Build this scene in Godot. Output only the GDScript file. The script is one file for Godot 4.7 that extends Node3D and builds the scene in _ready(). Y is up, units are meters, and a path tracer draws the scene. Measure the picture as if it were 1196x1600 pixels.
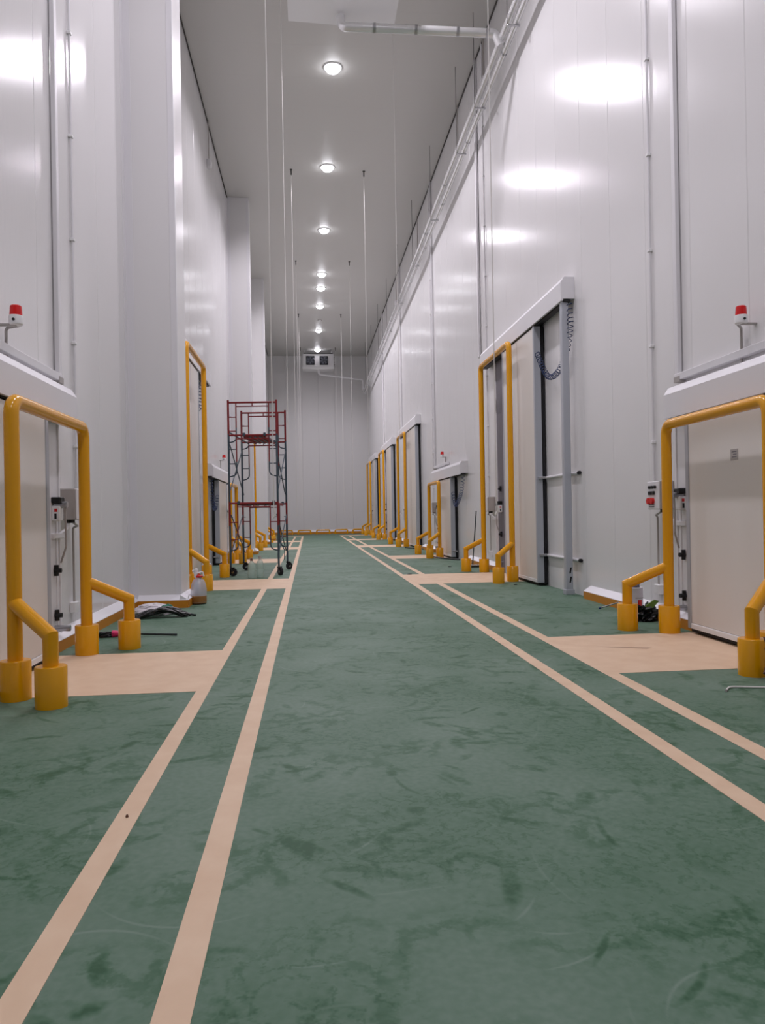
extends Node3D
# A long insulated-panel corridor with sliding cold-room doors. The corridor runs along -z; "d" is the distance along it.

const XR := 3.80      # inner face of the right wall
const XL := -2.36     # inner face of the left wall
const HC := 11.06     # ceiling
const DF := 47.97     # far wall
const DB := -9.0      # wall behind the camera

var M := {}
var lamp_ds := [-2.65, 2.25, 7.15, 12.05, 16.94, 21.83, 26.66, 31.57, 33.53, 36.42, 41.23, 46.1]

# ------------------------------------------------------------------ mesh helper
class MB:
	var v := PackedVector3Array()
	var n := PackedVector3Array()
	var u := PackedVector2Array()
	func tri(a: Vector3, b: Vector3, c: Vector3, na: Vector3, nb: Vector3, nc: Vector3, ua := Vector2.ZERO, ub := Vector2.ZERO, uc := Vector2.ZERO) -> void:
		if (b - a).cross(c - a).dot(na + nb + nc) > 0.0:   # front faces run clockwise
			v.append_array([a, c, b]); n.append_array([na, nc, nb]); u.append_array([ua, uc, ub])
		else:
			v.append_array([a, b, c]); n.append_array([na, nb, nc]); u.append_array([ua, ub, uc])
	func flat(p: Array, nn: Vector3) -> void:               # a convex polygon
		var t: Vector3 = nn.cross(Vector3.UP)
		if t.length() < 0.1: t = Vector3.RIGHT
		t = t.normalized()
		var w: Vector3 = t.cross(nn)
		for i in range(1, p.size() - 1):
			var q := [p[0], p[i], p[i + 1]]
			var uu := []
			for k in q: uu.append(Vector2(k.dot(t), k.dot(w)))
			tri(q[0], q[1], q[2], nn, nn, nn, uu[0], uu[1], uu[2])
	func box(c: Vector3, s: Vector3, b := 0.0) -> MB:
		var h := s / 2.0
		b = minf(b, minf(h.x, minf(h.y, h.z)) * 0.9)
		for ax in 3:
			var a1 := (ax + 1) % 3
			var a2 := (ax + 2) % 3
			for sg in [-1.0, 1.0]:
				var nn := Vector3.ZERO
				nn[ax] = sg
				var ps := []
				for k in [[-1, -1], [1, -1], [1, 1], [-1, 1]]:
					var p := Vector3.ZERO
					p[ax] = sg * h[ax]
					p[a1] = k[0] * (h[a1] - b)
					p[a2] = k[1] * (h[a2] - b)
					ps.append(c + p)
				flat(ps, nn)
				if b > 0.0:
					for sg2 in [-1.0, 1.0]:                  # chamfers between face ax and face a1
						var m := Vector3.ZERO
						m[ax] = sg
						m[a1] = sg2
						var qs := []
						for k in [[0, -1], [0, 1], [1, 1], [1, -1]]:
							var p := Vector3.ZERO
							p[ax] = sg * (h[ax] - (b if k[0] else 0.0))
							p[a1] = sg2 * (h[a1] - (0.0 if k[0] else b))
							p[a2] = k[1] * (h[a2] - b)
							qs.append(c + p)
						flat(qs, m.normalized())
		if b > 0.0:
			for x in [-1.0, 1.0]:
				for y in [-1.0, 1.0]:
					for z in [-1.0, 1.0]:
						var q := c + Vector3(x * h.x, y * h.y, z * h.z)
						flat([q - Vector3(0, y * b, z * b), q - Vector3(x * b, 0, z * b), q - Vector3(x * b, y * b, 0)], Vector3(x, y, z).normalized())
		return self
	func tube(pts: Array, r: float, seg := 12, caps := true, r2 := -1.0) -> MB:
		var m := pts.size()
		if r2 < 0.0: r2 = r
		var dirs := []
		for i in m - 1: dirs.append((pts[i + 1] - pts[i]).normalized())
		var up: Vector3 = dirs[0].cross(Vector3(0.13, 0.91, 0.37)).normalized()
		for i in m - 1:
			var d: Vector3 = dirs[i]
			up = (up - d * up.dot(d)).normalized()
			var sd: Vector3 = d.cross(up)
			var ra := lerpf(r, r2, float(i) / (m - 1))
			var rb := lerpf(r, r2, float(i + 1) / (m - 1))
			var e := []
			for j in 2:                                     # the two ends, cut by the mitre planes
				var k: int = i + j
				var rr: float = rb if j else ra
				var pl: Vector3 = d
				var soft := false
				if k > 0 and k < m - 1:
					pl = (dirs[k - 1] + dirs[k]).normalized()
					soft = dirs[k - 1].dot(dirs[k]) > 0.86
				var ring := []
				for s in seg:
					var an := TAU * s / seg
					var o: Vector3 = up * cos(an) + sd * sin(an)
					var nn: Vector3 = (o - pl * o.dot(pl)).normalized() if soft else o
					var sh: float = -(o * rr).dot(pl) / maxf(d.dot(pl), 0.2)
					ring.append([pts[k] + o * rr + d * sh, nn])
				e.append(ring)
			for s in seg:
				var t := (s + 1) % seg
				var A = e[0][s]; var B = e[0][t]; var C = e[1][t]; var D = e[1][s]
				tri(A[0], B[0], C[0], A[1], B[1], C[1]); tri(A[0], C[0], D[0], A[1], C[1], D[1])
			if caps and i == 0:
				var ps := []
				for s in seg: ps.append(e[0][s][0])
				flat(ps, -d)
			if caps and i == m - 2:
				var ps := []
				for s in seg: ps.append(e[1][s][0])
				flat(ps, d)
		return self
	func lathe(c: Vector3, prof: Array, seg := 20, squash := Vector3.ONE) -> MB:   # prof: [radius, height] from one end to the other
		var m := prof.size()
		var sn := []
		for i in m - 1:
			var dr: float = prof[i + 1][0] - prof[i][0]
			var dy: float = prof[i + 1][1] - prof[i][1]
			sn.append(Vector2(dy, -dr).normalized())
		for i in m - 1:
			var n0: Vector2 = sn[i]
			var n1: Vector2 = sn[i]
			if i > 0 and sn[i - 1].dot(sn[i]) > 0.72: n0 = (sn[i - 1] + sn[i]).normalized()
			if i < m - 2 and sn[i + 1].dot(sn[i]) > 0.72: n1 = (sn[i + 1] + sn[i]).normalized()
			for s in seg:
				var a := TAU * s / seg
				var b := TAU * (s + 1) / seg
				var q := []
				for w in [[a, i, n0], [b, i, n0], [b, i + 1, n1], [a, i + 1, n1]]:
					var rr: float = prof[w[1]][0]
					q.append([c + Vector3(cos(w[0]) * rr, prof[w[1]][1], sin(w[0]) * rr) * squash, Vector3(cos(w[0]) * w[2].x, w[2].y, sin(w[0]) * w[2].x)])
				if prof[i][0] > 1e-5: tri(q[0][0], q[1][0], q[2][0], q[0][1], q[1][1], q[2][1])
				if prof[i + 1][0] > 1e-5: tri(q[0][0], q[2][0], q[3][0], q[0][1], q[2][1], q[3][1])
		return self
	func prism(poly: Array, at: Transform3D, len: float) -> MB:     # polygon in local x,y (anticlockwise), drawn out along local +z
		var pk := PackedVector2Array(poly)
		var idx := Geometry2D.triangulate_polygon(pk)
		for e in [[0.0, -at.basis.z], [len, at.basis.z]]:
			for k in range(0, idx.size(), 3):
				var a := []
				for j in 3: a.append(at * Vector3(pk[idx[k + j]].x, pk[idx[k + j]].y, e[0]))
				flat(a, e[1])
		for i in pk.size():
			var p := pk[i]
			var q := pk[(i + 1) % pk.size()]
			var nn := at.basis * Vector3(q.y - p.y, p.x - q.x, 0).normalized()
			flat([at * Vector3(p.x, p.y, 0), at * Vector3(q.x, q.y, 0), at * Vector3(q.x, q.y, len), at * Vector3(p.x, p.y, len)], nn)
		return self
	func blob(c: Vector3, s: Vector3, seed_: int, rough := 0.25, freq := 3.0, seg := 28) -> MB:   # a crumpled lump, flat underneath
		var fn := FastNoiseLite.new()
		fn.seed = seed_; fn.frequency = freq; fn.fractal_octaves = 3
		var P := func(i: int, j: int) -> Vector3:
			var th := PI * i / (seg / 2)
			var ph := TAU * (j % seg) / seg
			var d := Vector3(sin(th) * cos(ph), cos(th), sin(th) * sin(ph))
			var k := 1.0 + rough * (fn.get_noise_3dv(d) * 1.4 - absf(fn.get_noise_3dv(d * 2.3)) * 0.9)
			var p := d * k * s
			p.y = maxf(p.y, -s.y * 0.55)
			return c + p
		for i in seg / 2:
			for j in seg:
				var a: Vector3 = P.call(i, j); var b: Vector3 = P.call(i, j + 1)
				var d2: Vector3 = P.call(i + 1, j + 1); var e: Vector3 = P.call(i + 1, j)
				for t in [[a, b, d2], [a, d2, e]]:
					var nn: Vector3 = (t[1] - t[0]).cross(t[2] - t[0])
					if nn.length() < 1e-9: continue
					nn = nn.normalized()
					if nn.dot((t[0] + t[1] + t[2]) / 3.0 - c) < 0.0: nn = -nn
					tri(t[0], t[1], t[2], nn, nn, nn)
		return self
	func mesh(m: Material, o := Vector3.ZERO) -> ArrayMesh:
		var vv := v
		if o != Vector3.ZERO:
			vv = PackedVector3Array()
			for p in v: vv.append(p - o)
		var a := []
		a.resize(Mesh.ARRAY_MAX)
		a[Mesh.ARRAY_VERTEX] = vv; a[Mesh.ARRAY_NORMAL] = n; a[Mesh.ARRAY_TEX_UV] = u
		var am := ArrayMesh.new()
		am.add_surface_from_arrays(Mesh.PRIMITIVE_TRIANGLES, a)
		am.surface_set_material(0, m)
		return am

# ------------------------------------------------------------------ scene helpers
func numbered(called: String) -> String:
	if not has_node(called): return called
	var k := 1
	while has_node("%s_%03d" % [called, k]): k += 1
	return "%s_%03d" % [called, k]

func thing(called: String, label: String, category: String, at := Vector3.ZERO, group := "") -> Node3D:
	var o := Node3D.new()
	o.name = numbered(called)
	add_child(o, true)
	o.position = at
	o.set_meta("label", label)
	if category: o.set_meta("category", category)
	if group: o.set_meta("group", group)
	return o

func struct(called: String, label: String, at := Vector3.ZERO) -> Node3D:
	var o := thing(called, label, "", at)
	o.set_meta("kind", "structure")
	return o

func base_of(o: Node) -> Vector3:
	var p := Vector3.ZERO
	while o is Node3D and o != self:
		p += o.position
		o = o.get_parent()
	return p

# one named mesh under parent, its shape given in world coordinates
func part(called: String, mb: MB, m: Material, parent: Node3D, label := "") -> MeshInstance3D:
	var o := MeshInstance3D.new()
	o.mesh = mb.mesh(m, base_of(parent))
	var nm := called
	var k := 1
	while parent.has_node(nm):
		nm = "%s_%03d" % [called, k]
		k += 1
	o.name = nm
	parent.add_child(o, true)
	if label: o.set_meta("label", label)
	return o

# the same shared mesh again, shifted
func again(called: String, mesh: Mesh, at: Vector3, parent: Node3D) -> MeshInstance3D:
	var o := MeshInstance3D.new()
	o.mesh = mesh
	o.position = at
	var nm := called
	var k := 1
	while parent.has_node(nm):
		nm = "%s_%03d" % [called, k]
		k += 1
	o.name = nm
	parent.add_child(o, true)
	return o

func arc_path(pts: Array, r: float, steps := 6) -> Array:     # a polyline with rounded corners
	var out := [pts[0]]
	for i in range(1, pts.size() - 1):
		var a: Vector3 = (pts[i - 1] - pts[i]).normalized()
		var b: Vector3 = (pts[i + 1] - pts[i]).normalized()
		var half := acos(clampf(a.dot(b), -1, 1)) / 2.0
		var t := r / tan(half)
		var c: Vector3 = pts[i] + (a + b).normalized() * r / sin(half)
		var p0: Vector3 = pts[i] + a * t - c
		var p1: Vector3 = pts[i] + b * t - c
		for k in steps + 1:
			out.append(c + p0.normalized().slerp(p1.normalized(), float(k) / steps) * r)
	out.append(pts[-1])
	return out

func wx(s: int, off: float) -> float:      # x at a distance off the wall of that side (1 right, -1 left)
	return XR - off if s > 0 else XL + off

func sbox(mb: MB, s: int, o0: float, o1: float, y0: float, y1: float, d0: float, d1: float, b := 0.0) -> MB:
	var x0 := wx(s, o0)
	var x1 := wx(s, o1)
	return mb.box(Vector3((x0 + x1) / 2, (y0 + y1) / 2, -(d0 + d1) / 2), Vector3(absf(x1 - x0), y1 - y0, d1 - d0), b)

func P(s: int, off: float, y: float, d: float) -> Vector3:
	return Vector3(wx(s, off), y, -d)

# ------------------------------------------------------------------ materials
func mat(c: Color, rough := 0.5, metal := 0.0) -> StandardMaterial3D:
	var m := StandardMaterial3D.new()
	m.albedo_color = c
	m.roughness = rough
	m.metallic = metal
	return m

func rib_normal(period: int, amount: float) -> ImageTexture:     # fine vertical ribs of the sheet metal
	var im := Image.create(256, 4, false, Image.FORMAT_RGBA8)
	for x in 256:
		var ph := fposmod(float(x) / period, 1.0)
		var s := sin(TAU * ph) * amount
		var nn := Vector3(s, 0, 1).normalized()
		for y in 4: im.set_pixel(x, y, Color(nn.x * 0.5 + 0.5, 0.5, nn.z * 0.5 + 0.5))
	return ImageTexture.create_from_image(im)

func floor_texture() -> ImageTexture:      # dusty green coating: a pale film of dust, worn and wiped away in darker scuffs and trodden marks
	var S := 1024
	var f := []
	for k in 5:
		var fn := FastNoiseLite.new()
		fn.seed = 11 + k
		fn.noise_type = FastNoiseLite.TYPE_SIMPLEX_SMOOTH
		fn.frequency = [0.004, 0.020, 0.045, 0.12, 0.008][k]
		fn.fractal_octaves = [5, 4, 3, 3, 3][k]
		if k == 1 or k == 2:
			fn.fractal_type = FastNoiseLite.FRACTAL_RIDGED
			fn.domain_warp_enabled = true
			fn.domain_warp_amplitude = 30.0
			fn.domain_warp_frequency = 0.02
		f.append(fn.get_seamless_image(S, S, false, false, 0.12, false).get_data())
	var marks := PackedFloat32Array()
	marks.resize(S * S)
	var rng := RandomNumberGenerator.new()
	rng.seed = 19
	for i in 330:                                 # trodden smudges and short scrapes, each with its own direction
		var cx := rng.randf() * S
		var cy := rng.randf() * S
		var an := rng.randf() * PI
		var la := rng.randf_range(9.0, 32.0)
		var lb := rng.randf_range(2.5, 10.0) if i % 3 else rng.randf_range(0.8, 1.6)
		if i % 3 == 0: la *= 1.8
		var st := rng.randf_range(0.25, 0.8) * (1.0 if i % 3 else -0.5)
		var bend := rng.randf_range(-0.012, 0.012)
		for yy in range(-int(la) - 4, int(la) + 5):
			for xx in range(-int(la) - 4, int(la) + 5):
				var u := xx * cos(an) + yy * sin(an)
				var v := -xx * sin(an) + yy * cos(an) + bend * u * u
				var q := (u / la) * (u / la) + (v / lb) * (v / lb)
				if q > 1.0: continue
				var ix := posmod(int(cx) + xx, S)
				var iy := posmod(int(cy) + yy, S)
				marks[iy * S + ix] = clampf(marks[iy * S + ix] + st * (1.0 - q) * (0.35 + 1.3 * f[3][iy * S + ix] / 255.0), -0.6, 1.0)
	var out := PackedByteArray()
	out.resize(S * S * 3)
	var dust := Color(0.455, 0.535, 0.482)
	var green := Color(0.155, 0.325, 0.205)
	for i in S * S:
		var lo: float = f[0][i] / 255.0
		var rg: float = f[1][i] / 255.0
		var r2: float = f[2][i] / 255.0
		var fi: float = f[3][i] / 255.0
		var zone: float = f[4][i] / 255.0
		var wiped := smoothstep(0.60, 0.85, rg) * smoothstep(0.42, 0.66, zone) * 0.45 + smoothstep(0.70, 0.9, r2) * smoothstep(0.45, 0.65, lo) * 0.4
		var k := clampf(0.34 + (lo - 0.5) * 0.5 + wiped * 0.8 + marks[i] * 0.78 + (fi - 0.5) * 0.26, 0.0, 1.0)
		out[i * 3] = int(255 * lerpf(dust.r, green.r, k))
		out[i * 3 + 1] = int(255 * lerpf(dust.g, green.g, k))
		out[i * 3 + 2] = int(255 * lerpf(dust.b, green.b, k))
	return ImageTexture.create_from_image(Image.create_from_data(S, S, false, Image.FORMAT_RGB8, out))

func noise_tex(a: Color, b: Color, freq: float, seed_: int) -> NoiseTexture2D:
	var t := NoiseTexture2D.new()
	var fn := FastNoiseLite.new()
	fn.seed = seed_; fn.frequency = freq; fn.fractal_octaves = 4
	t.noise = fn
	t.width = 512; t.height = 512; t.seamless = true
	var g := Gradient.new()
	g.set_color(0, a); g.set_color(1, b)
	t.color_ramp = g
	return t

func make_materials() -> void:
	var w := mat(Color(0.885, 0.88, 0.88), 0.175)
	w.metallic_specular = 0.4
	w.normal_enabled = true
	w.normal_texture = rib_normal(32, 0.02)
	w.uv1_scale = Vector3(5.0, 5.0, 1)
	M.wall = w
	M.column = mat(Color(0.875, 0.87, 0.87), 0.3)
	M.ceiling = mat(Color(0.80, 0.793, 0.778), 0.38)
	M.joint = mat(Color(0.55, 0.545, 0.55), 0.7)
	M.seam = mat(Color(0.30, 0.29, 0.28), 0.8)
	var fm := mat(Color.WHITE, 0.6)
	fm.metallic_specular = 0.4
	fm.rim_enabled = true      # the dust film brightens at a grazing view
	fm.rim = 0.12
	fm.rim_tint = 0.0
	fm.albedo_texture = floor_texture()
	fm.uv1_triplanar = true
	fm.uv1_world_triplanar = true
	fm.uv1_scale = Vector3(0.19, 0.19, 0.19)
	M.floor = fm
	var pl := mat(Color.WHITE, 0.6)
	pl.albedo_texture = noise_tex(Color(0.845, 0.725, 0.605), Color(0.88, 0.775, 0.66), 0.012, 5)
	pl.uv1_triplanar = true
	pl.uv1_world_triplanar = true
	pl.uv1_scale = Vector3(0.6, 0.6, 0.6)
	M.line = pl
	M.yellow = mat(Color(0.89, 0.625, 0.0), 0.2)
	M.stain = mat(Color(0.72, 0.60, 0.51), 0.6)
	M.kerb_yellow = mat(Color(0.78, 0.50, 0.08), 0.5)
	M.cap = mat(Color(0.93, 0.925, 0.94), 0.45)
	M.cream = mat(Color(0.87, 0.855, 0.835), 0.34)
	M.alu = mat(Color(0.70, 0.715, 0.745), 0.38, 0.25)
	M.trunk = mat(Color(0.875, 0.87, 0.88), 0.4)
	M.jamb = mat(Color(0.40, 0.385, 0.42), 0.5)
	M.black = mat(Color(0.045, 0.045, 0.05), 0.5)
	M.rubber = mat(Color(0.06, 0.055, 0.075), 0.75)
	M.steel = mat(Color(0.70, 0.70, 0.71), 0.28, 0.9)
	M.cladding = mat(Color(0.9, 0.9, 0.9), 0.22, 0.6)
	M.grey = mat(Color(0.66, 0.64, 0.625), 0.5)
	M.white = mat(Color(0.9, 0.9, 0.9), 0.4)
	M.red = mat(Color(0.80, 0.05, 0.04), 0.4)
	M.lens = mat(Color(0.85, 0.045, 0.05), 0.25)
	M.orange = mat(Color(0.90, 0.27, 0.08), 0.45)
	M.cord = mat(Color(0.88, 0.87, 0.85), 0.6)
	M.blue = mat(Color(0.12, 0.22, 0.45), 0.4)
	M.coil = mat(Color(0.13, 0.21, 0.38), 0.4)
	M.scaf_red = mat(Color(0.48, 0.06, 0.085), 0.5)
	M.scaf_grey = mat(Color(0.22, 0.285, 0.33), 0.5)
	M.pole = mat(Color(0.18, 0.21, 0.21), 0.4, 0.3)
	M.pink = mat(Color(0.90, 0.15, 0.42), 0.5)
	M.green = mat(Color(0.06, 0.46, 0.36), 0.5)
	M.leaf = mat(Color(0.36, 0.48, 0.12), 0.6)
	M.bag = mat(Color(0.03, 0.032, 0.038), 0.3)
	M.white_bag = mat(Color(0.84, 0.82, 0.84), 0.4)
	M.brown = mat(Color(0.42, 0.27, 0.20), 0.35)
	M.liquid = mat(Color(0.62, 0.43, 0.22), 0.4)
	M.fan = mat(Color(0.45, 0.46, 0.5), 0.35, 0.3)
	M.fan_dark = mat(Color(0.025, 0.025, 0.05), 0.6)
	var cl := mat(Color(0.72, 0.82, 0.78, 0.42), 0.12)
	cl.transparency = BaseMaterial3D.TRANSPARENCY_ALPHA
	cl.cull_mode = BaseMaterial3D.CULL_DISABLED
	M.clear = cl
	var hz := mat(Color(0.80, 0.81, 0.85, 0.55), 0.3)
	hz.transparency = BaseMaterial3D.TRANSPARENCY_ALPHA
	M.hazy = hz
	var gl := mat(Color(1, 1, 1), 0.3)
	gl.emission_enabled = true
	gl.emission = Color(0.97, 0.97, 1.0)
	gl.emission_energy_multiplier = 14.0
	M.glow = gl

# ------------------------------------------------------------------ the setting
func build_lights() -> void:
	var where := {-2.65: "just behind the camera", 2.25: "above the camera", 7.15: "high over the nearest low doors", 12.05: "beside the nearest ceiling cooler",
		16.94: "largest and topmost in view", 21.83: "second from the top in view", 26.66: "third from the top in view", 31.57: "fourth in view, upper of the close pair", 33.53: "lower of the close pair in mid ceiling",
		36.42: "just beyond the close pair", 41.23: "last but one before the far wall", 46.1: "above the far wall cooler"}
	for d in lamp_ds:
		var at := Vector3(0.70, HC, -d)
		var t := thing("downlight", "round white ceiling downlight, " + where[d], "lamp", at, "ceiling downlights in one row")
		part("rim", MB.new().lathe(at, [[0.173, 0.0], [0.173, -0.02], [0.185, -0.026], [0.205, -0.018], [0.21, 0.0]], 28), M.white, t)
		part("glowing_lens", MB.new().lathe(at, [[0.0, -0.13], [0.06, -0.124], [0.115, -0.102], [0.15, -0.07], [0.17, -0.03], [0.172, 0.0]], 28), M.glow, t)
		var l := SpotLight3D.new()
		l.name = "beam"
		l.position = Vector3(0, -0.07, 0)
		l.rotation.x = -PI / 2
		l.spot_angle = 75.0
		l.spot_angle_attenuation = 0.5
		l.spot_range = 60.0
		l.spot_attenuation = 2.0
		l.light_energy = 9.5 if d == 33.53 else 14.0 if d < 0.0 else 16.0 if d < 4.0 else 19.0
		l.light_size = 0.15
		l.light_color = Color(0.985, 0.958, 1.0)
		l.shadow_enabled = true
		t.add_child(l)

func build_shell() -> void:
	# floor
	var fl := struct("floor", "green coated corridor floor with cream painted lines and dusty scuffs")
	part("slab", MB.new().box(Vector3((XR + XL) / 2, -0.1, -(DF + DB) / 2), Vector3(XR - XL + 0.4, 0.2, DF - DB + 0.4)), M.floor, fl)
	var line := func(called: String, x0: float, x1: float, d0: float, d1: float) -> void:
		part(called, MB.new().box(Vector3((x0 + x1) / 2, 0.001, -(d0 + d1) / 2), Vector3(x1 - x0, 0.002, d1 - d0)), M.line, fl)
	line.call("painted_line", -0.395, -0.30, DB, 42.2)
	line.call("painted_line", 1.71, 1.81, DB, 42.2)
	# outer lines break at the crossing bands that run through them
	var outer := func(x0: float, x1: float, cuts: Array) -> void:
		var d := DB
		for c in cuts:
			line.call("painted_line", x0, x1, d, c[0])
			d = c[1]
		line.call("painted_line", x0, x1, d, 42.2)
	outer.call(-0.79, -0.70, [[5.37, 6.98], [12.65, 14.62], [19.6, 21.3], [26.85, 28.65], [34.0, 35.7]])
	outer.call(2.13, 2.235, [[5.43, 7.09], [12.79, 14.84], [20.0, 21.52], [27.35, 29.06], [34.87, 36.4]])
	for b in [[-2.34, -0.70, 5.37, 6.98], [-2.34, -0.396, 12.65, 14.62], [-2.34, -0.70, 19.6, 21.3], [-2.34, -0.396, 26.85, 28.65], [-2.34, -0.396, 34.0, 35.7],
		[2.13, 3.78, 5.43, 7.09], [1.811, 3.78, 12.79, 14.84], [2.13, 3.78, 20.0, 21.52], [1.811, 3.78, 27.35, 29.06], [1.811, 3.78, 34.87, 36.4], [1.71, 3.78, 42.2, 43.4], [-2.34, -0.3, 42.2, 42.8]]:
		line.call("crossing_band", b[0], b[1], b[2], b[3])
	var sc := MB.new()
	sc.flat([Vector3(2.46, 0.0025, -6.52), Vector3(2.74, 0.0025, -6.41), Vector3(2.9, 0.0025, -6.38), Vector3(2.92, 0.0025, -6.35), Vector3(2.86, 0.0025, -6.32), Vector3(2.72, 0.0025, -6.385)], Vector3.UP)
	part("scuff_stain", sc, M.stain, fl)
	# ceiling
	var ce := struct("ceiling", "grey white panel ceiling high above the corridor")
	part("deck", MB.new().box(Vector3((XR + XL) / 2, HC + 0.17, -(DF + DB) / 2), Vector3(XR - XL + 0.6, 0.14, DF - DB + 0.6)), M.joint, ce)
	var cp := MB.new().box(Vector3(0, 0.05, 0), Vector3(XR - XL + 0.2, 0.1, 1.1992), 0.0006).mesh(M.ceiling)
	var d := DB + 0.57
	while d < DF + 0.4:
		again("ceiling_panel", cp, Vector3((XR + XL) / 2, HC, -d), ce)
		d += 1.2
	# walls: sheet panels one metre wide before a backing
	for s in [1, -1]:
		var w := struct("wall_right" if s > 0 else "wall_left", "tall white metal panel wall on the right" if s > 0 else "tall white metal panel wall on the left")
		part("backing", sbox(MB.new(), s, -0.30, -0.085, -0.1, HC + 0.2, DB - 0.2, DF + 0.2), M.joint, w)
		var wp := MB.new().box(Vector3.ZERO, Vector3(0.09, HC + 0.1, 0.996), 0.005).mesh(M.wall)
		d = DB + 0.26 if s > 0 else DB + 0.05
		while d < DF + 0.5:
			again("wall_panel", wp, Vector3(wx(s, -0.045), HC / 2, -d - 0.5), w)
			d += 1.0
		var tr := struct("trim_1" if s > 0 else "trim_2", "thin dark seal along the %s edge of the ceiling" % ("right" if s > 0 else "left"))
		part("seal_strip", sbox(MB.new(), s, 0.0, 0.025, HC - 0.03, HC, DB, DF, 0.004), M.seam, tr)
	for e in [[DF, "wall_far", "white metal panel wall closing the far end", 1.0], [DB, "wall_near", "white metal panel wall closing the corridor behind the camera", -1.0]]:
		var w := struct(e[1], e[2])
		part("backing", MB.new().box(Vector3((XR + XL) / 2, HC / 2, -e[0] - e[3] * 0.19), Vector3(XR - XL + 0.4, HC + 0.3, 0.2)), M.joint, w)
		var wp := MB.new().box(Vector3.ZERO, Vector3(1.022, HC + 0.1, 0.09), 0.005).mesh(M.column)
		for k in 6:
			again("wall_panel", wp, Vector3(XL + (k + 0.5) * (XR - XL) / 6.0, HC / 2, -e[0] - e[3] * 0.045), w)
	# boxed columns along the left wall
	var cn := 2
	for c in [[10.45, 11.18, -1.712, "nearest"], [24.07, 24.62, -1.70, "second"], [32.3, 32.85, -1.72, "third"]]:
		cn += 1
		var t := struct("trim_%d" % cn, "boxed white panel column on the left wall, %s one" % c[3])
		part("column_casing", MB.new().box(Vector3((XL + c[2]) / 2, HC / 2, -(c[0] + c[1]) / 2), Vector3(c[2] - XL, HC, c[1] - c[0]), 0.004), M.column, t)
		part("corner_strip", MB.new().box(Vector3(c[2] - 0.035, HC / 2, -c[0] + 0.002), Vector3(0.078, HC, 0.006), 0.001), M.trunk, t)
		part("corner_strip", MB.new().box(Vector3(c[2] + 0.002, HC / 2, -c[0] - 0.03), Vector3(0.006, HC, 0.076), 0.001), M.trunk, t)
		part("corner_strip", MB.new().box(Vector3(XL + 0.05, HC / 2, -c[0] + 0.003), Vector3(0.10, HC, 0.008), 0.001), M.trunk, t)
		part("corner_strip", MB.new().box(Vector3(XL + 0.003, HC / 2, -c[0] + 0.065), Vector3(0.008, HC, 0.13), 0.001), M.trunk, t)
	# kerbs: yellow face, white sloping cap
	kerb("baseboard_right", 1, [[7.12, 10.1], [15.1, 17.9], [22.6, 25.0], [29.9, 32.9], [37.4, 41.0], [45.2, DF]], [])
	kerb("baseboard_left", -1, [[7.08, 10.45], [11.28, 12.3], [17.9, 18.0], [21.9, 24.07], [24.62, 25.2], [29.3, 32.3], [32.85, 33.5], [37.5, DF]], [[10.45, 11.18, -1.712], [24.07, 24.62, -1.70], [32.3, 32.85, -1.72]])
	var bf := struct("baseboard_far", "yellow kerb with white cap along the far wall")
	var tf := Transform3D(Basis(Vector3.BACK, Vector3.UP, Vector3.LEFT), Vector3(XR - 0.1, 0, -DF))
	part("kerb", MB.new().prism([Vector2(0, 0), Vector2(0.12, 0), Vector2(0.12, 0.12), Vector2(0, 0.12)], tf, XR - XL - 0.2), M.kerb_yellow, bf)
	part("kerb_cap", MB.new().prism([Vector2(0, 0.12), Vector2(0.12, 0.12), Vector2(0.12, 0.13), Vector2(0.0, 0.24)], tf, XR - XL - 0.2), M.cap, bf)

func kerb(called: String, s: int, runs: Array, cols: Array) -> void:
	var b := struct(called, "yellow kerb with sloping white cap along the %s wall" % ("right" if s > 0 else "left"))
	var q := [Vector2(0, 0), Vector2(0.11, 0), Vector2(0.11, 0.098), Vector2(0, 0.098)]
	var c := [Vector2(0, 0.098), Vector2(0.11, 0.098), Vector2(0.11, 0.104), Vector2(0.008, 0.168), Vector2(0, 0.168)]
	var add := func(t: Transform3D, len: float) -> void:
		var qq := q
		var cc := c
		if t.basis.determinant() < 0.0:
			qq = q.duplicate(); qq.reverse()
			cc = c.duplicate(); cc.reverse()
		var k := part("kerb", MB.new().prism(q, t, len), M.kerb_yellow, b)
		part("kerb_cap", MB.new().prism(c, t, len), M.cap, k)
	for r in runs:
		# local x points into the corridor, local z away from or towards the camera so that the frame stays right-handed
		if s > 0: add.call(Transform3D(Basis(Vector3.LEFT, Vector3.UP, Vector3.FORWARD), Vector3(XR, 0, -r[0])), r[1] - r[0])
		else: add.call(Transform3D(Basis(Vector3.RIGHT, Vector3.UP, Vector3.BACK), Vector3(XL, 0, -r[1])), r[1] - r[0])
	for k in cols:
		add.call(Transform3D(Basis(Vector3.BACK, Vector3.UP, Vector3.LEFT), Vector3(k[2] + 0.1, 0, -k[0])), k[2] + 0.1 - XL - 0.1)
		add.call(Transform3D(Basis(Vector3.RIGHT, Vector3.UP, Vector3.BACK), Vector3(k[2], 0, -k[1])), k[1] - k[0] + 0.1)

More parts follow.
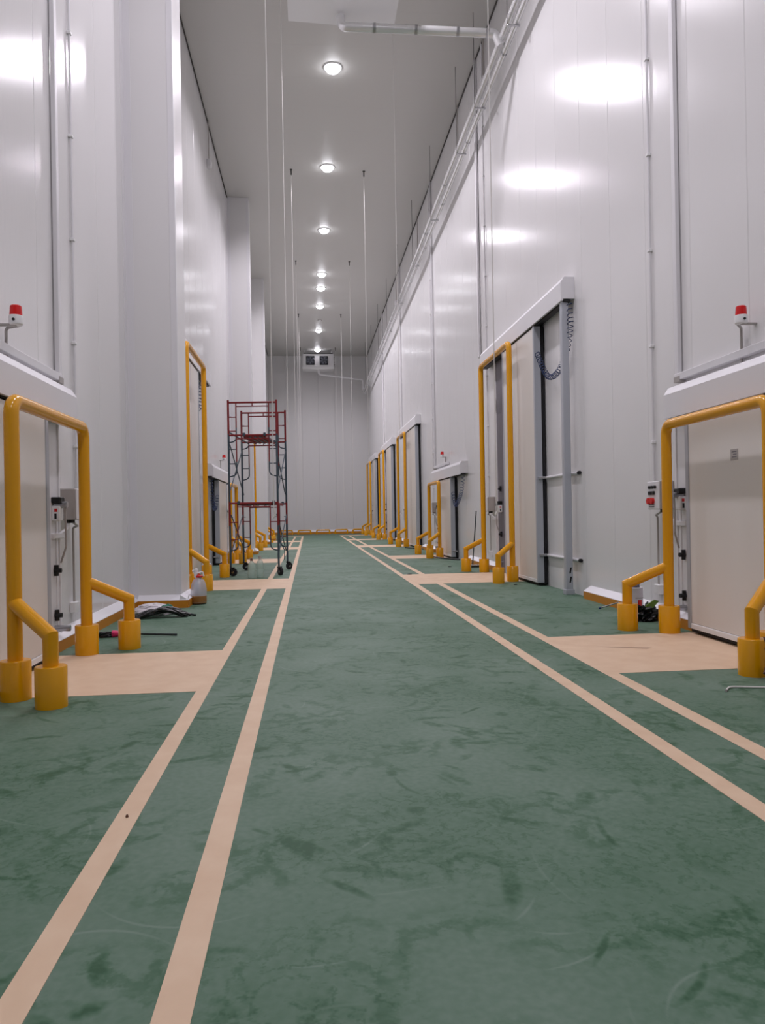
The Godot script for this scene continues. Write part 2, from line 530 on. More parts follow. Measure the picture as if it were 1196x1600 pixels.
# ------------------------------------------------------------------ doors
func helix(path: Array, r: float, turns: float) -> Array:
	var cu := Curve3D.new()
	for i in path.size():
		var a: Vector3 = path[maxi(i - 1, 0)]
		var b: Vector3 = path[mini(i + 1, path.size() - 1)]
		cu.add_point(path[i], -(b - a) / 6.0, (b - a) / 6.0)
	var len := cu.get_baked_length()
	var out := []
	var m := int(turns * 10)
	for i in m + 1:
		var p := cu.sample_baked(len * i / m, true)
		var q := cu.sample_baked(minf(len * i / m + 0.01, len), true)
		var p0 := cu.sample_baked(maxf(len * i / m - 0.01, 0), true)
		var t := (q - p0).normalized()
		var e := t.cross(Vector3(0.3, 0.2, 0.9)).normalized()
		var f := t.cross(e)
		var an := TAU * turns * i / m
		out.append(p + (e * cos(an) + f * sin(an)) * r)
	return out

# sliding door: a = {s, h0,h1 header run, l0,l1 leaf run, j0,j1 jamb run, tall, near: parks towards the camera}
func sliding_door(no: int, a: Dictionary, label: String) -> Node3D:
	var s: int = a.s
	var top: float = 4.16 if a.tall else 2.10
	var hh: float = 4.50 if a.tall else 2.415
	var t := struct("door_%d" % no, label, P(s, 0, 0, (a.l0 + a.l1) / 2))
	var tb := Transform3D(Basis(Vector3.LEFT, Vector3.UP, Vector3.FORWARD), P(1, 0, 0, a.h0)) if s > 0 else Transform3D(Basis(Vector3.RIGHT, Vector3.UP, Vector3.BACK), P(-1, 0, 0, a.h1))
	var len: float = a.h1 - a.h0
	part("track_cover", MB.new().prism([Vector2(0, top + 0.03), Vector2(0.17, top + 0.03), Vector2(0.17, top), Vector2(0.20, top), Vector2(0.20, hh - 0.075), Vector2(0.15, hh), Vector2(0, hh)], tb, len), M.trunk, t)
	part("track", sbox(MB.new(), s, 0.05, 0.15, top - 0.01, top + 0.028, a.h0 + 0.02, a.h1 - 0.02), M.black, t)
	# leaf with its edge profiles and seals
	var lf := part("leaf", sbox(MB.new(), s, 0.085, 0.178, 0.10, top - 0.03, a.l0 + 0.06, a.l1 - 0.06, 0.006), M.cream, t)
	var wid: float = a.l1 - a.l0 - 0.12
	for e in [[a.l0, a.l0 + 0.06], [a.l1 - 0.06, a.l1]]:
		part("edge_profile", sbox(MB.new(), s, 0.075, 0.185, 0.05, top - 0.02, e[0], e[1], 0.004), M.alu, lf)
	part("bottom_rail", sbox(MB.new(), s, 0.08, 0.184, 0.05, 0.10, a.l0 + 0.06, a.l1 - 0.06, 0.004), M.white, lf)
	if a.tall:
		part("face_seam", sbox(MB.new(), s, 0.177, 0.1795, 0.10, top - 0.03, a.l0 + 0.06 + wid * 0.5, a.l0 + 0.068 + wid * 0.5), M.grey, lf)
	part("seal", sbox(MB.new(), s, 0.015, 0.085, 0.03, top - 0.02, a.l0 + 0.005, a.l0 + 0.075, 0.01), M.rubber, lf)
	part("seal", sbox(MB.new(), s, 0.015, 0.085, 0.03, top - 0.02, a.l1 - 0.075, a.l1 - 0.005, 0.01), M.rubber, lf)
	part("seal", sbox(MB.new(), s, 0.03, 0.16, 0.015, 0.052, a.l0 + 0.02, a.l1 - 0.02, 0.006), M.rubber, lf)
	# jamb on the closing side
	var jm: float = (a.j0 + a.j1) / 2
	part("jamb", sbox(MB.new(), s, 0.0, 0.035, 0.0, top, a.j0, a.j1, 0.004), M.jamb if a.tall else M.trunk, t)
	var jn: float = a.j0 if a.near else a.j1 - 0.05
	part("jamb_profile", sbox(MB.new(), s, 0.03, 0.055, 0.0, top - 0.02, jn, jn + 0.05, 0.004), M.alu, t)
	part("jamb_profile", sbox(MB.new(), s, 0.03, 0.05, 0.0, top - 0.02, (a.j1 - 0.03) if a.near else a.j0, a.j1 if a.near else (a.j0 + 0.03), 0.004), M.trunk, t)
	# knobs, latch and release lever beside the closing edge
	var dk: float = jm + (0.02 if a.near else -0.02)
	for y in ([0.43, 0.75, 1.64] if a.tall else [0.32, 0.73]):
		part("clamp_knob", MB.new().tube([P(s, 0.03, y, dk), P(s, 0.10, y, dk)], 0.022, 10).tube([P(s, 0.055, y - 0.05, dk), P(s, 0.055, y + 0.05, dk)], 0.02, 10), M.black, t)
	part("floor_roller", MB.new().tube([P(s, 0.0, 0.2, dk), P(s, 0.17, 0.2, dk)], 0.028, 12), M.steel, t)
	part("lock_body", sbox(MB.new(), s, 0.03, 0.11, 1.18, 1.32, dk - 0.05, dk + 0.05, 0.01), M.white, t)
	part("lock_mark", sbox(MB.new(), s, 0.06, 0.085, 1.265, 1.295, dk - 0.052, dk - 0.049), M.red, t, "small red mark on the lock")
	part("lock_mark", sbox(MB.new(), s, 0.06, 0.08, 1.20, 1.25, dk - 0.052, dk - 0.049), M.black, t, "small black mark on the lock")
	part("lock_block", sbox(MB.new(), s, 0.03, 0.12, 1.345, 1.40, dk - 0.06, dk + 0.06, 0.008), M.black, t)
	var lv := part("release_lever", MB.new().tube(arc_path([P(s, 0.14, 1.33, dk), P(s, 0.15, 0.95, dk - 0.02), P(s, 0.09, 0.80, dk + 0.02)], 0.05), 0.009, 8), M.grey, t)
	part("pivot", MB.new().tube([P(s, 0.05, 1.33, dk), P(s, 0.16, 1.33, dk)], 0.03, 14), M.steel, lv)
	# guide rails on the parking side
	var p0: float = a.h0 - 0.1 if a.near else a.l1 + 0.1
	var p1: float = a.l0 - 0.06 if a.near else a.h1 + 0.1
	if p1 - p0 > 0.35:
		for y in ([0.49, 1.72] if a.tall else [0.2]):
			if a.tall and a.get("rails", true):
				var gr := part("guide_rail", MB.new().tube([P(s, 0.025, y, p0), P(s, 0.025, y, p1)], 0.024, 10), M.trunk, t)
				part("end_plug", MB.new().tube([P(s, 0.025, y, (p0 - 0.05) if a.near else p1), P(s, 0.025, y, p0 if a.near else (p1 + 0.05))], 0.027, 10), M.black, gr)
			var ed: float = a.l0 if a.near else a.l1
			part("roller_bracket", sbox(MB.new(), s, 0.03, 0.15, y - 0.02, y + 0.02, ed - 0.045, ed + 0.005, 0.006), M.steel, t)
	if a.has("coil"):
		part("coiled_cable", MB.new().tube(helix(a.coil, 0.04, a.turns), 0.006, 6), M.coil, t)
	return t

func build_doors() -> void:
	var R1 := sliding_door(1, {"s": 1, "h0": 3.0, "h1": 7.47, "l0": 5.0, "l1": 7.08, "j0": 7.2, "j1": 7.56, "tall": false, "near": true}, "low cream sliding door nearest on the right, with small grey sticker")
	part("sticker", sbox(MB.new(), 1, 0.178, 0.181, 1.60, 1.695, 6.17, 6.285), M.grey, R1.get_node("leaf"), "small grey sticker with faint print")
	for k in 3:
		part("print_line", sbox(MB.new(), 1, 0.181, 0.1815, 1.625 + k * 0.022, 1.633 + k * 0.022, 6.19, 6.265 - 0.02 * (k % 2)), M.jamb, R1.get_node("leaf"))
	var L1 := sliding_door(2, {"s": -1, "h0": 3.0, "h1": 7.50, "l0": 4.7, "l1": 6.72, "j0": 7.08, "j1": 7.44, "tall": false, "near": true}, "low cream sliding door nearest on the left, cut by the picture edge")
	part("sticker", sbox(MB.new(), -1, 0.178, 0.181, 1.60, 1.695, 5.83, 5.92), M.grey, L1.get_node("leaf"))
	var R2 := sliding_door(3, {"s": 1, "h0": 10.55, "h1": 15.7, "l0": 11.94, "l1": 13.96, "j0": 14.42, "j1": 15.04, "tall": true, "near": true, "turns": 34.0,
		"coil": [P(1, 0.06, 4.16, 10.62), P(1, 0.06, 3.8, 10.58), P(1, 0.07, 3.45, 10.75), P(1, 0.09, 3.25, 11.05), P(1, 0.10, 3.23, 11.4), P(1, 0.11, 3.38, 11.66), P(1, 0.13, 3.70, 11.93)]}, "tall cream sliding door nearest on the right, with blue coiled cable and grey support post")
	var sp := part("support_post", sbox(MB.new(), 1, 0.075, 0.175, 0.0, 4.17, 10.6, 10.70, 0.006), M.alu, R2, "pale grey square post under the end of the cover")
	part("foot_plate", sbox(MB.new(), 1, 0.06, 0.19, 0.0, 0.07, 10.585, 10.715, 0.004), M.alu, sp)
	for y in [0.17, 0.30]:
		part("black_mark", MB.new().prism([Vector2(-0.012, 0), Vector2(0.012, 0), Vector2(0.028, 0.085), Vector2(0.004, 0.085)], Transform3D(Basis.IDENTITY, Vector3(3.68, y, -10.601)), 0.003), M.black, sp)
	sliding_door(4, {"s": -1, "h0": 12.5, "h1": 17.82, "l0": 13.75, "l1": 15.85, "j0": 12.75, "j1": 13.4, "tall": true, "near": false, "rails": false, "turns": 14.0,
		"coil": [P(-1, 0.16, 4.14, 16.5), P(-1, 0.15, 3.75, 16.3), P(-1, 0.15, 3.40, 16.1), P(-1, 0.14, 3.6, 15.85)]}, "tall cream sliding door behind the nearest left column")
	sliding_door(5, {"s": 1, "h0": 18.03, "h1": 22.4, "l0": 19.35, "l1": 21.1, "j0": 21.75, "j1": 22.15, "tall": false, "near": true, "turns": 22.0,
		"coil": [P(1, 0.11, 2.08, 17.98 + 0.1), P(1, 0.12, 1.68, 18.28), P(1, 0.12, 1.42, 18.8), P(1, 0.12, 1.40, 19.1), P(1, 0.13, 1.7, 19.33)]}, "low cream sliding door in mid right wall, between tall doors")
	sliding_door(6, {"s": -1, "h0": 17.95, "h1": 22.0, "l0": 19.1, "l1": 20.9, "j0": 21.3, "j1": 21.65, "tall": false, "near": true, "turns": 20.0,
		"coil": [P(-1, 0.13, 2.08, 18.0), P(-1, 0.13, 1.65, 18.18), P(-1, 0.13, 1.40, 18.5), P(-1, 0.13, 1.42, 18.85), P(-1, 0.14, 1.7, 19.09)]}, "low sliding door on the left wall behind the scaffold tower")
	sliding_door(7, {"s": 1, "h0": 25.5, "h1": 30.4, "l0": 25.65, "l1": 28.0, "j0": 28.9, "j1": 29.7, "tall": true, "near": true}, "tall sliding door on the right, third door from the far end")
	sliding_door(8, {"s": 1, "h0": 33.1, "h1": 38.0, "l0": 33.3, "l1": 35.5, "j0": 36.5, "j1": 37.3, "tall": true, "near": true}, "tall sliding door on the right, second door from the far end")
	sliding_door(9, {"s": 1, "h0": 41.3, "h1": 45.6, "l0": 41.45, "l1": 43.2, "j0": 44.0, "j1": 44.8, "tall": true, "near": true}, "tall sliding door on the right next to the far wall")
	sliding_door(10, {"s": -1, "h0": 25.2, "h1": 29.8, "l0": 25.4, "l1": 27.6, "j0": 28.3, "j1": 29.0, "tall": true, "near": true}, "tall sliding door on the left hidden behind the second column")
	sliding_door(11, {"s": -1, "h0": 33.1, "h1": 37.8, "l0": 33.3, "l1": 35.5, "j0": 36.2, "j1": 36.9, "tall": true, "near": true}, "tall sliding door on the left beyond the third column")

# ------------------------------------------------------------------ yellow guards
func make_guard(tall: bool, w: float) -> Node3D:
	var t := Node3D.new()
	t.name = numbered("door_guard")
	add_child(t, true)
	var r := 0.049
	var h := 4.07 if tall else 2.005
	var z := w / 2
	part("hoop", MB.new().tube(arc_path([Vector3(0, 0.02, z), Vector3(0, h, z), Vector3(0, h, -z), Vector3(0, 0.02, -z)], 0.10, 8), r, 20), M.yellow, t)
	var sl := MB.new().lathe(Vector3.ZERO, [[r - 0.002, 0.262], [0.094, 0.262], [0.099, 0.256], [0.099, 0.0], [0.0, 0.0]], 26).mesh(M.yellow)
	for s in [1.0, -1.0]:
		part("brace", MB.new().tube([Vector3(0.0, 0.645, s * z), Vector3(0.31, 0.455, s * (z + 0.25)), Vector3(0.31, 0.02, s * (z + 0.25))], r, 20), M.yellow, t)
		again("base_sleeve", sl, Vector3(0, 0, s * z), t)
		again("base_sleeve", sl, Vector3(0.31, 0, s * (z + 0.25)), t)
	return t

func build_guards() -> void:
	var low := make_guard(false, 1.66)
	var high := make_guard(true, 2.14)
	var used := [false, false]
	for g in [[-1, 6.18, false, "low yellow tube guard nearest on the left, beside a black and pink brush"], [1, 6.29, false, "low yellow tube guard nearest on the right, beside the red labelled tin"],
		[1, 13.91, true, "tall yellow tube guard before the door with the blue coiled cable"], [-1, 13.97, true, "tall yellow tube guard just beyond the nearest left column"],
		[1, 20.98, false, "low yellow tube guard in mid right wall under a red beacon"], [-1, 20.55, false, "low yellow tube guard seen through the scaffold tower"],
		[1, 28.27, true, "tall yellow tube guard on the right, third from the far wall"], [1, 36.05, true, "tall yellow tube guard on the right, second from the far wall"],
		[1, 43.65, true, "tall yellow tube guard on the right in the far corner"], [-1, 27.8, true, "tall yellow tube guard on the left behind the second column"],
		[-1, 35.4, true, "tall yellow tube guard on the left, furthest one"]]:
		var src := high if g[2] else low
		var o: Node3D = src
		if used[int(g[2])]:
			o = src.duplicate()
			o.name = numbered("door_guard")
			add_child(o, true)
		used[int(g[2])] = true
		o.position = Vector3(3.45 if g[0] > 0 else -1.97, 0, -g[1])
		o.rotation.y = PI if g[0] > 0 else 0.0
		o.set_meta("label", g[3])
		o.set_meta("category", "guard rail")
		o.set_meta("group", "yellow tube guards beside the doors")
	# low hoops along the far kerb
	var xs := [[-1.75, -0.95], [-0.69, 0.15], [0.42, 1.30], [1.54, 2.39], [2.62, 3.35]]
	var nm := ["first low yellow hoop from the left at the far kerb", "second low yellow hoop from the left at the far kerb", "middle low yellow hoop at the far kerb", "fourth low yellow hoop from the left at the far kerb", "rightmost low yellow hoop at the far kerb"]
	for k in 5:
		var t := thing("low_barrier", nm[k], "barrier", Vector3((xs[k][0] + xs[k][1]) / 2, 0, -46.75), "low hoops along the far kerb")
		var a := Vector3(xs[k][0] + 0.05, 0, -46.75)
		var b := Vector3(xs[k][1] - 0.05, 0, -46.75)
		part("hoop", MB.new().tube(arc_path([a, a + Vector3(0, 0.25, 0), b + Vector3(0, 0.25, 0), b], 0.08, 5), 0.045, 14), M.yellow, t)
		part("ground_bar", MB.new().box((a + b) / 2 + Vector3(0, 0.05, -0.02), Vector3(b.x - a.x + 0.2, 0.10, 0.09), 0.01), M.kerb_yellow, t)

# ------------------------------------------------------------------ wall fittings
func beacon(s: int, d: float, y: float, off: float, label: String, side: float, foot: float) -> void:
	var c := P(s, off, y, d)
	var t := thing("warning_beacon", label, "beacon", P(s, 0, y, d), "red warning beacons over the low doors")
	part("lens", MB.new().lathe(c, [[0.0, 0.145], [0.034, 0.144], [0.042, 0.137], [0.047, 0.065], [0.0, 0.065]], 20), M.lens, t)
	part("body", MB.new().lathe(c, [[0.0, 0.065], [0.05, 0.065], [0.052, 0.06], [0.052, 0.0], [0.043, -0.008], [0.0, -0.008]], 20), M.white, t)
	part("bracket", MB.new().box((c + P(s, 0, y, d)) / 2 + Vector3(0, -0.005, 0), Vector3(off, 0.015, 0.045), 0.003), M.grey, t)
	part("cable_gland", MB.new().tube([c + Vector3(0, 0.026, 0.045), c + Vector3(0, 0.026, 0.058)], 0.011, 10), M.black, t)
	part("conduit", MB.new().tube(arc_path([P(s, 0.03, y - 0.01, d + side), P(s, 0.03, foot, d + side)] if side == 0.0 else [c + Vector3(0, 0.0, -0.05), P(s, 0.03, y + 0.0, d + side), P(s, 0.03, foot, d + side)], 0.03), 0.012, 10), M.grey, t)

func trunking(called: String, s: int, d: float, w: float, y0: float, y1: float, run: float, label: String) -> void:
	var t := thing(called, label, "cable trunking", P(s, 0, y0, d), "white cable trunking on the walls")
	part("riser", sbox(MB.new(), s, 0.012, 0.055, y0, y1, d - w / 2, d + w / 2, 0.004), M.trunk, t)
	if run > 0.0:
		part("level_run", sbox(MB.new(), s, 0.012, 0.07, y0 - 0.01, y0 + 0.06, d - w / 2 - run, d + w / 2, 0.005), M.trunk, t)
		part("joint_clip", sbox(MB.new(), s, 0.01, 0.076, y0 - 0.03, y0 + 0.03, d - 0.1, d + 0.02, 0.004), M.grey, t)

func conduit(s: int, d: float, y0: float, y1: float, label: String) -> void:
	var t := thing("conduit", label, "conduit", P(s, 0, y0, d), "thin white conduits on the walls")
	part("pipe", MB.new().tube([P(s, 0.022, y0, d), P(s, 0.022, y1, d)], 0.0125, 10), M.trunk, t)
	var y := y0 + 0.45
	while y < y1:
		part("clip", sbox(MB.new(), s, 0.0, 0.042, y - 0.015, y + 0.015, d - 0.025, d + 0.025, 0.004), M.white, t)
		y += 1.05

func control_box(s: int, d: float, y: float, label: String, buttons: bool) -> void:
	var t := thing("control_box", label, "control box", P(s, 0, y, d), "control boxes beside the doors")
	part("case", sbox(MB.new(), s, 0.0, 0.15, y, y + 0.30, d, d + 0.29, 0.008), M.grey, t)
	part("front_cover", sbox(MB.new(), s, 0.15, 0.165, y + 0.004, y + 0.296, d + 0.004, d + 0.286, 0.005), M.trunk, t)
	if buttons:
		for k in 3:
			part("pilot_button", MB.new().tube([P(s, 0.16, y + 0.235, d + 0.08 + k * 0.065), P(s, 0.185, y + 0.235, d + 0.08 + k * 0.065)], 0.017, 12), M.black, t)
		for k in 2:
			part("rocker_switch", sbox(MB.new(), s, 0.16, 0.18, y + 0.155, y + 0.195, d + 0.10 + k * 0.075, d + 0.165 + k * 0.075, 0.005), M.black, t)
			part("red_button", MB.new().tube([P(s, 0.16, y + 0.09, d + 0.14 + k * 0.078), P(s, 0.195, y + 0.09, d + 0.14 + k * 0.078)], 0.034, 16), M.red, t)
		for k in 2:
			part("nameplate", sbox(MB.new(), s, 0.164, 0.167, y + 0.025 + k * 0.022, y + 0.035 + k * 0.022, d + 0.12, d + 0.24), M.jamb, t)
	part("gland", MB.new().tube([P(s, 0.07, y - 0.03, d + 0.05), P(s, 0.07, y, d + 0.05)], 0.022, 10).tube([P(s, 0.11, y - 0.03, d + 0.05), P(s, 0.11, y, d + 0.05)], 0.022, 10), M.black, t)
	part("curved_conduit", MB.new().tube(arc_path([P(s, 0.07, y - 0.02, d + 0.05), P(s, 0.07, y - 0.08, d + 0.03), P(s, 0.04, y - 0.13, d - 0.12)], 0.05), 0.014, 10), M.trunk, t)
	part("tray", sbox(MB.new(), s, 0.0, 0.06, y - 0.17, y - 0.12, d - 0.34, d + 0.02, 0.005), M.trunk, t)
	part("side_duct", sbox(MB.new(), s, 0.0, 0.045, 0.2, y + 0.13, d - 0.22, d - 0.18, 0.004), M.trunk, t)
	part("drop_conduit", MB.new().tube(arc_path([P(s, 0.11, y - 0.02, d + 0.05), P(s, 0.11, y - 0.06, d + 0.2), P(s, 0.03, y - 0.08, d + 0.33), P(s, 0.03, 0.36, d + 0.33)], 0.03), 0.011, 10), M.grey, t)
	part("socket", sbox(MB.new(), s, 0.0, 0.06, 0.27, 0.38, d + 0.27, d + 0.39, 0.008), M.white, t)

func build_fittings() -> void:
	beacon(-1, 6.13, 2.70, 0.15, "red topped warning beacon above the nearest left door", 0.12, 2.42)
	beacon(1, 6.17, 2.755, 0.13, "red topped warning beacon above the nearest right door", 0.17, 2.42)
	beacon(1, 20.85, 2.72, 0.12, "small red warning beacon high in mid right wall", 0.0, 2.42)
	beacon(-1, 20.95, 2.70, 0.12, "small red warning beacon on the left beside the scaffold tower", 0.0, 2.42)
	trunking("cable_trunking", 1, 7.48, 0.075, 2.50, HC, 4.0, "white trunking riser down to the nearest right door cover")
	trunking("cable_trunking", -1, 7.50, 0.075, 2.50, HC, 4.0, "white trunking riser down to the nearest left door cover")
	trunking("cable_trunking", 1, 16.45, 0.10, 4.55, HC, 0.0, "white trunking riser right of the pipe, by the tall coiled cable door")
	trunking("cable_trunking", 1, 22.6, 0.07, 2.50, HC, 2.2, "white trunking riser down to the low door in mid right wall")
	trunking("cable_trunking", 1, 30.5, 0.09, 4.5, HC, 0.0, "white trunking riser on the right, second from the far wall")
	trunking("cable_trunking", 1, 37.8, 0.09, 4.4, HC, 0.0, "white trunking riser on the right, nearest to the far wall")
	conduit(1, 8.10, 1.48, HC, "thin white conduit down to the push button control box")
	conduit(-1, 8.05, 1.48, HC, "thin white conduit left of the nearest column")
	conduit(1, 15.85, 1.5, HC, "thin white conduit beside the tall coiled cable door")
	conduit(1, 23.0, 1.5, HC, "thin white conduit beside the low door in mid right wall")
	control_box(1, 7.68, 1.19, "grey control box with red push buttons on the right wall", true)
	control_box(-1, 7.55, 1.19, "grey control box behind the nearest left guard", false)
	control_box(1, 15.4, 1.2, "grey control box behind the tall right guard with the leaning squeegee", false)
	control_box(1, 22.5, 1.2, "grey control box behind the low guard in mid right wall", false)
	# junction boxes hung high along the walls
	for j in [[1, 15.55, 9.98, "small white junction box nearest under the right ceiling edge"], [1, 18.35, 9.90, "small white junction box second along the right ceiling edge"], [1, 25.3, 9.85, "small white junction box third along the right ceiling edge"],
		[1, 31.5, 9.8, "small white junction box furthest along the right ceiling edge"], [-1, 19.4, 9.88, "small white junction box high on the left wall"]]:
		var t := thing("junction_box", j[3], "junction box", P(j[0], 0, j[2], j[1]), "junction boxes under the ceiling edge")
		part("case", sbox(MB.new(), j[0], 0.0, 0.09, j[2], j[2] + 0.17, j[1] - 0.11, j[1] + 0.11, 0.01), M.trunk, t)
		part("lid", sbox(MB.new(), j[0], 0.09, 0.10, j[2] + 0.012, j[2] + 0.158, j[1] - 0.098, j[1] + 0.098, 0.004), M.trunk, t)
		part("conduit", MB.new().tube([P(j[0], 0.04, j[2] + 0.17, j[1]), P(j[0], 0.04, HC, j[1])], 0.014, 10), M.grey, t)
		if j[1] < 16: part("conduit", MB.new().tube([P(j[0], 0.04, j[2] + 0.17, j[1] + 0.08), P(j[0], 0.04, HC, j[1] + 0.08)], 0.014, 10), M.grey, t)
	var sd := thing("smoke_detector", "small grey smoke detector in the ceiling beyond the lamps", "smoke detector", Vector3(0.73, HC, -39.06))
	part("base", MB.new().lathe(Vector3(0.73, HC, -39.06), [[0.0, -0.02], [0.11, -0.02], [0.115, 0.0]], 20), M.grey, sd)
	part("chamber", MB.new().lathe(Vector3(0.73, HC, -39.06), [[0.0, -0.06], [0.05, -0.058], [0.07, -0.02]], 20), M.white, sd)

func build_pipes() -> void:
	# the insulated suction and liquid lines under the right ceiling edge
	var py := func(d: float) -> float: return 9.62 - 0.0212 * d
	for k in 2:
		var t := thing("insulated_pipe", ["shiny clad upper pipe running under the right ceiling edge", "shiny clad lower pipe running under the right ceiling edge"][k], "pipe", Vector3(3.5, py.call(0.0), 0), "clad pipes along the right wall")
		var r: float = [0.062, 0.05][k]
		var off: Vector3 = [Vector3(-0.02, 0.06, 0), Vector3(0.07, -0.07, 0)][k]
		part("cladding", MB.new().tube([Vector3(3.5, py.call(DB), -DB - 0.1) + off, Vector3(3.5, py.call(46.9), -46.9) + off], r, 18), M.cladding, t)
		var d := 0.6 + k * 0.5
		while d < 46:
			part("collar", MB.new().tube([Vector3(3.5, py.call(d), -d) + off, Vector3(3.5, py.call(d + 0.05), -d - 0.05) + off], r + 0.006, 18), M.steel, t)
			d += 3.1 if d > 10 else 9.0
	var hd := [12.4, 14.9, 16.75, 20.4, 24.0, 28.0, 32.0, 36.0, 40.0, 44.0]
	var words := ["first", "second", "third", "fourth", "fifth", "sixth", "seventh", "eighth", "ninth", "tenth"]
	for i in hd.size():
		var d: float = hd[i]
		var t := thing("pipe_hanger", "thin steel rod hanger holding the clad pipes, %s from the camera" % words[i], "hanger", Vector3(3.53, HC, -d), "rod hangers of the clad pipes")
		var y: float = py.call(d)
		part("rod", MB.new().tube([Vector3(3.405, HC, -d), Vector3(3.405, y - 0.14, -d)], 0.006, 8), M.seam, t)
		part("cross_bar", MB.new().box(Vector3(3.51, y - 0.135, -d), Vector3(0.22, 0.02, 0.035), 0.003), M.steel, t)
	# drains from the two coolers to the wall
	var a := thing("drain_pipe", "large shiny clad drain pipe from the nearest ceiling cooler", "pipe", Vector3(0.70, 9.8, -13.25))
	part("cladding", MB.new().tube(arc_path([Vector3(0.70, 9.80, -13.25), Vector3(0.71, 9.60, -13.22), Vector3(3.36, 9.49, -13.05), Vector3(3.46, 9.28, -13.05)], 0.09, 6), 0.075, 20), M.cladding, a)
	for x in [1.25, 1.97, 2.69, 3.2]:
		var y: float = 9.60 - (x - 0.71) / 2.65 * 0.11
		part("collar", MB.new().tube([Vector3(x, y, -13.22 + (x - 0.71) * 0.064), Vector3(x + 0.05, y - 0.002, -13.22 + (x - 0.66) * 0.064)], 0.08, 20), M.steel, a)
	var b := thing("drain_pipe", "thin white drain pipe from the far wall cooler", "pipe", Vector3(0.72, 9.8, -46.0))
	part("pipe", MB.new().tube(arc_path([Vector3(0.72, 9.86, -46.2), Vector3(0.76, 9.60, -46.2), Vector3(3.45, 9.36, -46.7), Vector3(3.46, 8.72, -46.75)], 0.12, 6), 0.06, 14), M.trunk, b)

func cooler(z0: float, face: float, label: String) -> void:
	# face +1: the fans look along +z, towards the camera; z0 is the face plane
	var t := thing("ceiling_cooler", label, "cooler", Vector3(0.73, 9.85, z0 - face * 0.4), "fan coolers under the ceiling")
	var c := Vector3(0.73, 0, z0)
	var B := func(x0: float, x1: float, y0: float, y1: float, q0: float, q1: float, b: float) -> MB:
		return MB.new().box(c + Vector3((x0 + x1) / 2, (y0 + y1) / 2, -face * (q0 + q1) / 2), Vector3(x1 - x0, y1 - y0, q1 - q0), b)
	part("casing", B.call(-0.92, 0.92, 10.04, 10.80, 0.02, 0.80, 0.012), M.white, t)
	part("top_gasket", B.call(-0.88, 0.88, 10.80, 10.85, 0.0, 0.8, 0.0), M.black, t)
	for x in [-0.8, 0.8]:
		for q in [0.1, 0.7]:
			part("mounting_stud", MB.new().tube([c + Vector3(x, 10.85, -face * q), c + Vector3(x, HC, -face * q)], 0.012, 8), M.steel, t)
	for s in [-1.0, 1.0]:                                   # drip tray, falling to the middle
		part("drip_tray", MB.new().prism([Vector2(0, 9.85), Vector2(0.94, 9.89), Vector2(0.94, 10.035), Vector2(0, 10.035)] if s > 0 else [Vector2(0, 10.035), Vector2(-0.94, 10.035), Vector2(-0.94, 9.89), Vector2(0, 9.85)],
			Transform3D(Basis.IDENTITY, c + Vector3(0, 0, -0.83 if face > 0 else -0.03)), 0.86), M.white, t)
	for x in [-0.47, 0.33]:
		var f := part("fan_panel", B.call(x - 0.255, x + 0.255, 10.13, 10.66, -0.012, 0.02, 0.006), M.fan_dark, t)
		var fc := c + Vector3(x, 10.395, face * 0.02)
		for k in 6:
			var an: float = TAU * k / 6.0 + x
			var m := MB.new()
			var u := Vector3(cos(an), sin(an), 0)
			var w := Vector3(-sin(an), cos(an), 0)
			var q := [fc + u * 0.06 - w * 0.03, fc + u * 0.20 - w * 0.085 + Vector3(0, 0, 0.01), fc + u * 0.21 + w * 0.05 - Vector3(0, 0, 0.01), fc + u * 0.06 + w * 0.03]
			m.flat(q, Vector3(0, 0, face))
			var back := []
			for p in q: back.append(p - Vector3(0, 0, face * 0.006))
			m.flat(back, Vector3(0, 0, -face))
			part("fan_blade", m, M.fan, f)
		var gr := MB.new()
		for rr in [0.05, 0.10, 0.155, 0.21, 0.245]:
			var ring := []
			for k in 25: ring.append(fc + Vector3(cos(TAU * k / 24) * rr, sin(TAU * k / 24) * rr, face * 0.03))
			gr.tube(ring, 0.005, 6, false)
		for k in 4:
			var u2 := Vector3(cos(PI * k / 4), sin(PI * k / 4), 0) * 0.245
			gr.tube([fc - u2 + Vector3(0, 0, face * 0.03), fc + u2 + Vector3(0, 0, face * 0.03)], 0.004, 6)
		part("grille", gr, M.fan, f)
	part("terminal_cover", B.call(-0.03, 0.0, 10.2, 10.3, -0.03, 0.02, 0.004), M.trunk, t)
	part("side_hatch", B.call(0.64, 0.86, 10.12, 10.74, -0.01, 0.02, 0.008), M.trunk, t)
	for y in [10.2, 10.34, 10.48, 10.62]:
		part("pipe_stub", MB.new().tube([c + Vector3(0.92, y, -face * 0.25), c + Vector3(0.99, y, -face * 0.25)], 0.02, 10), M.grey, t)

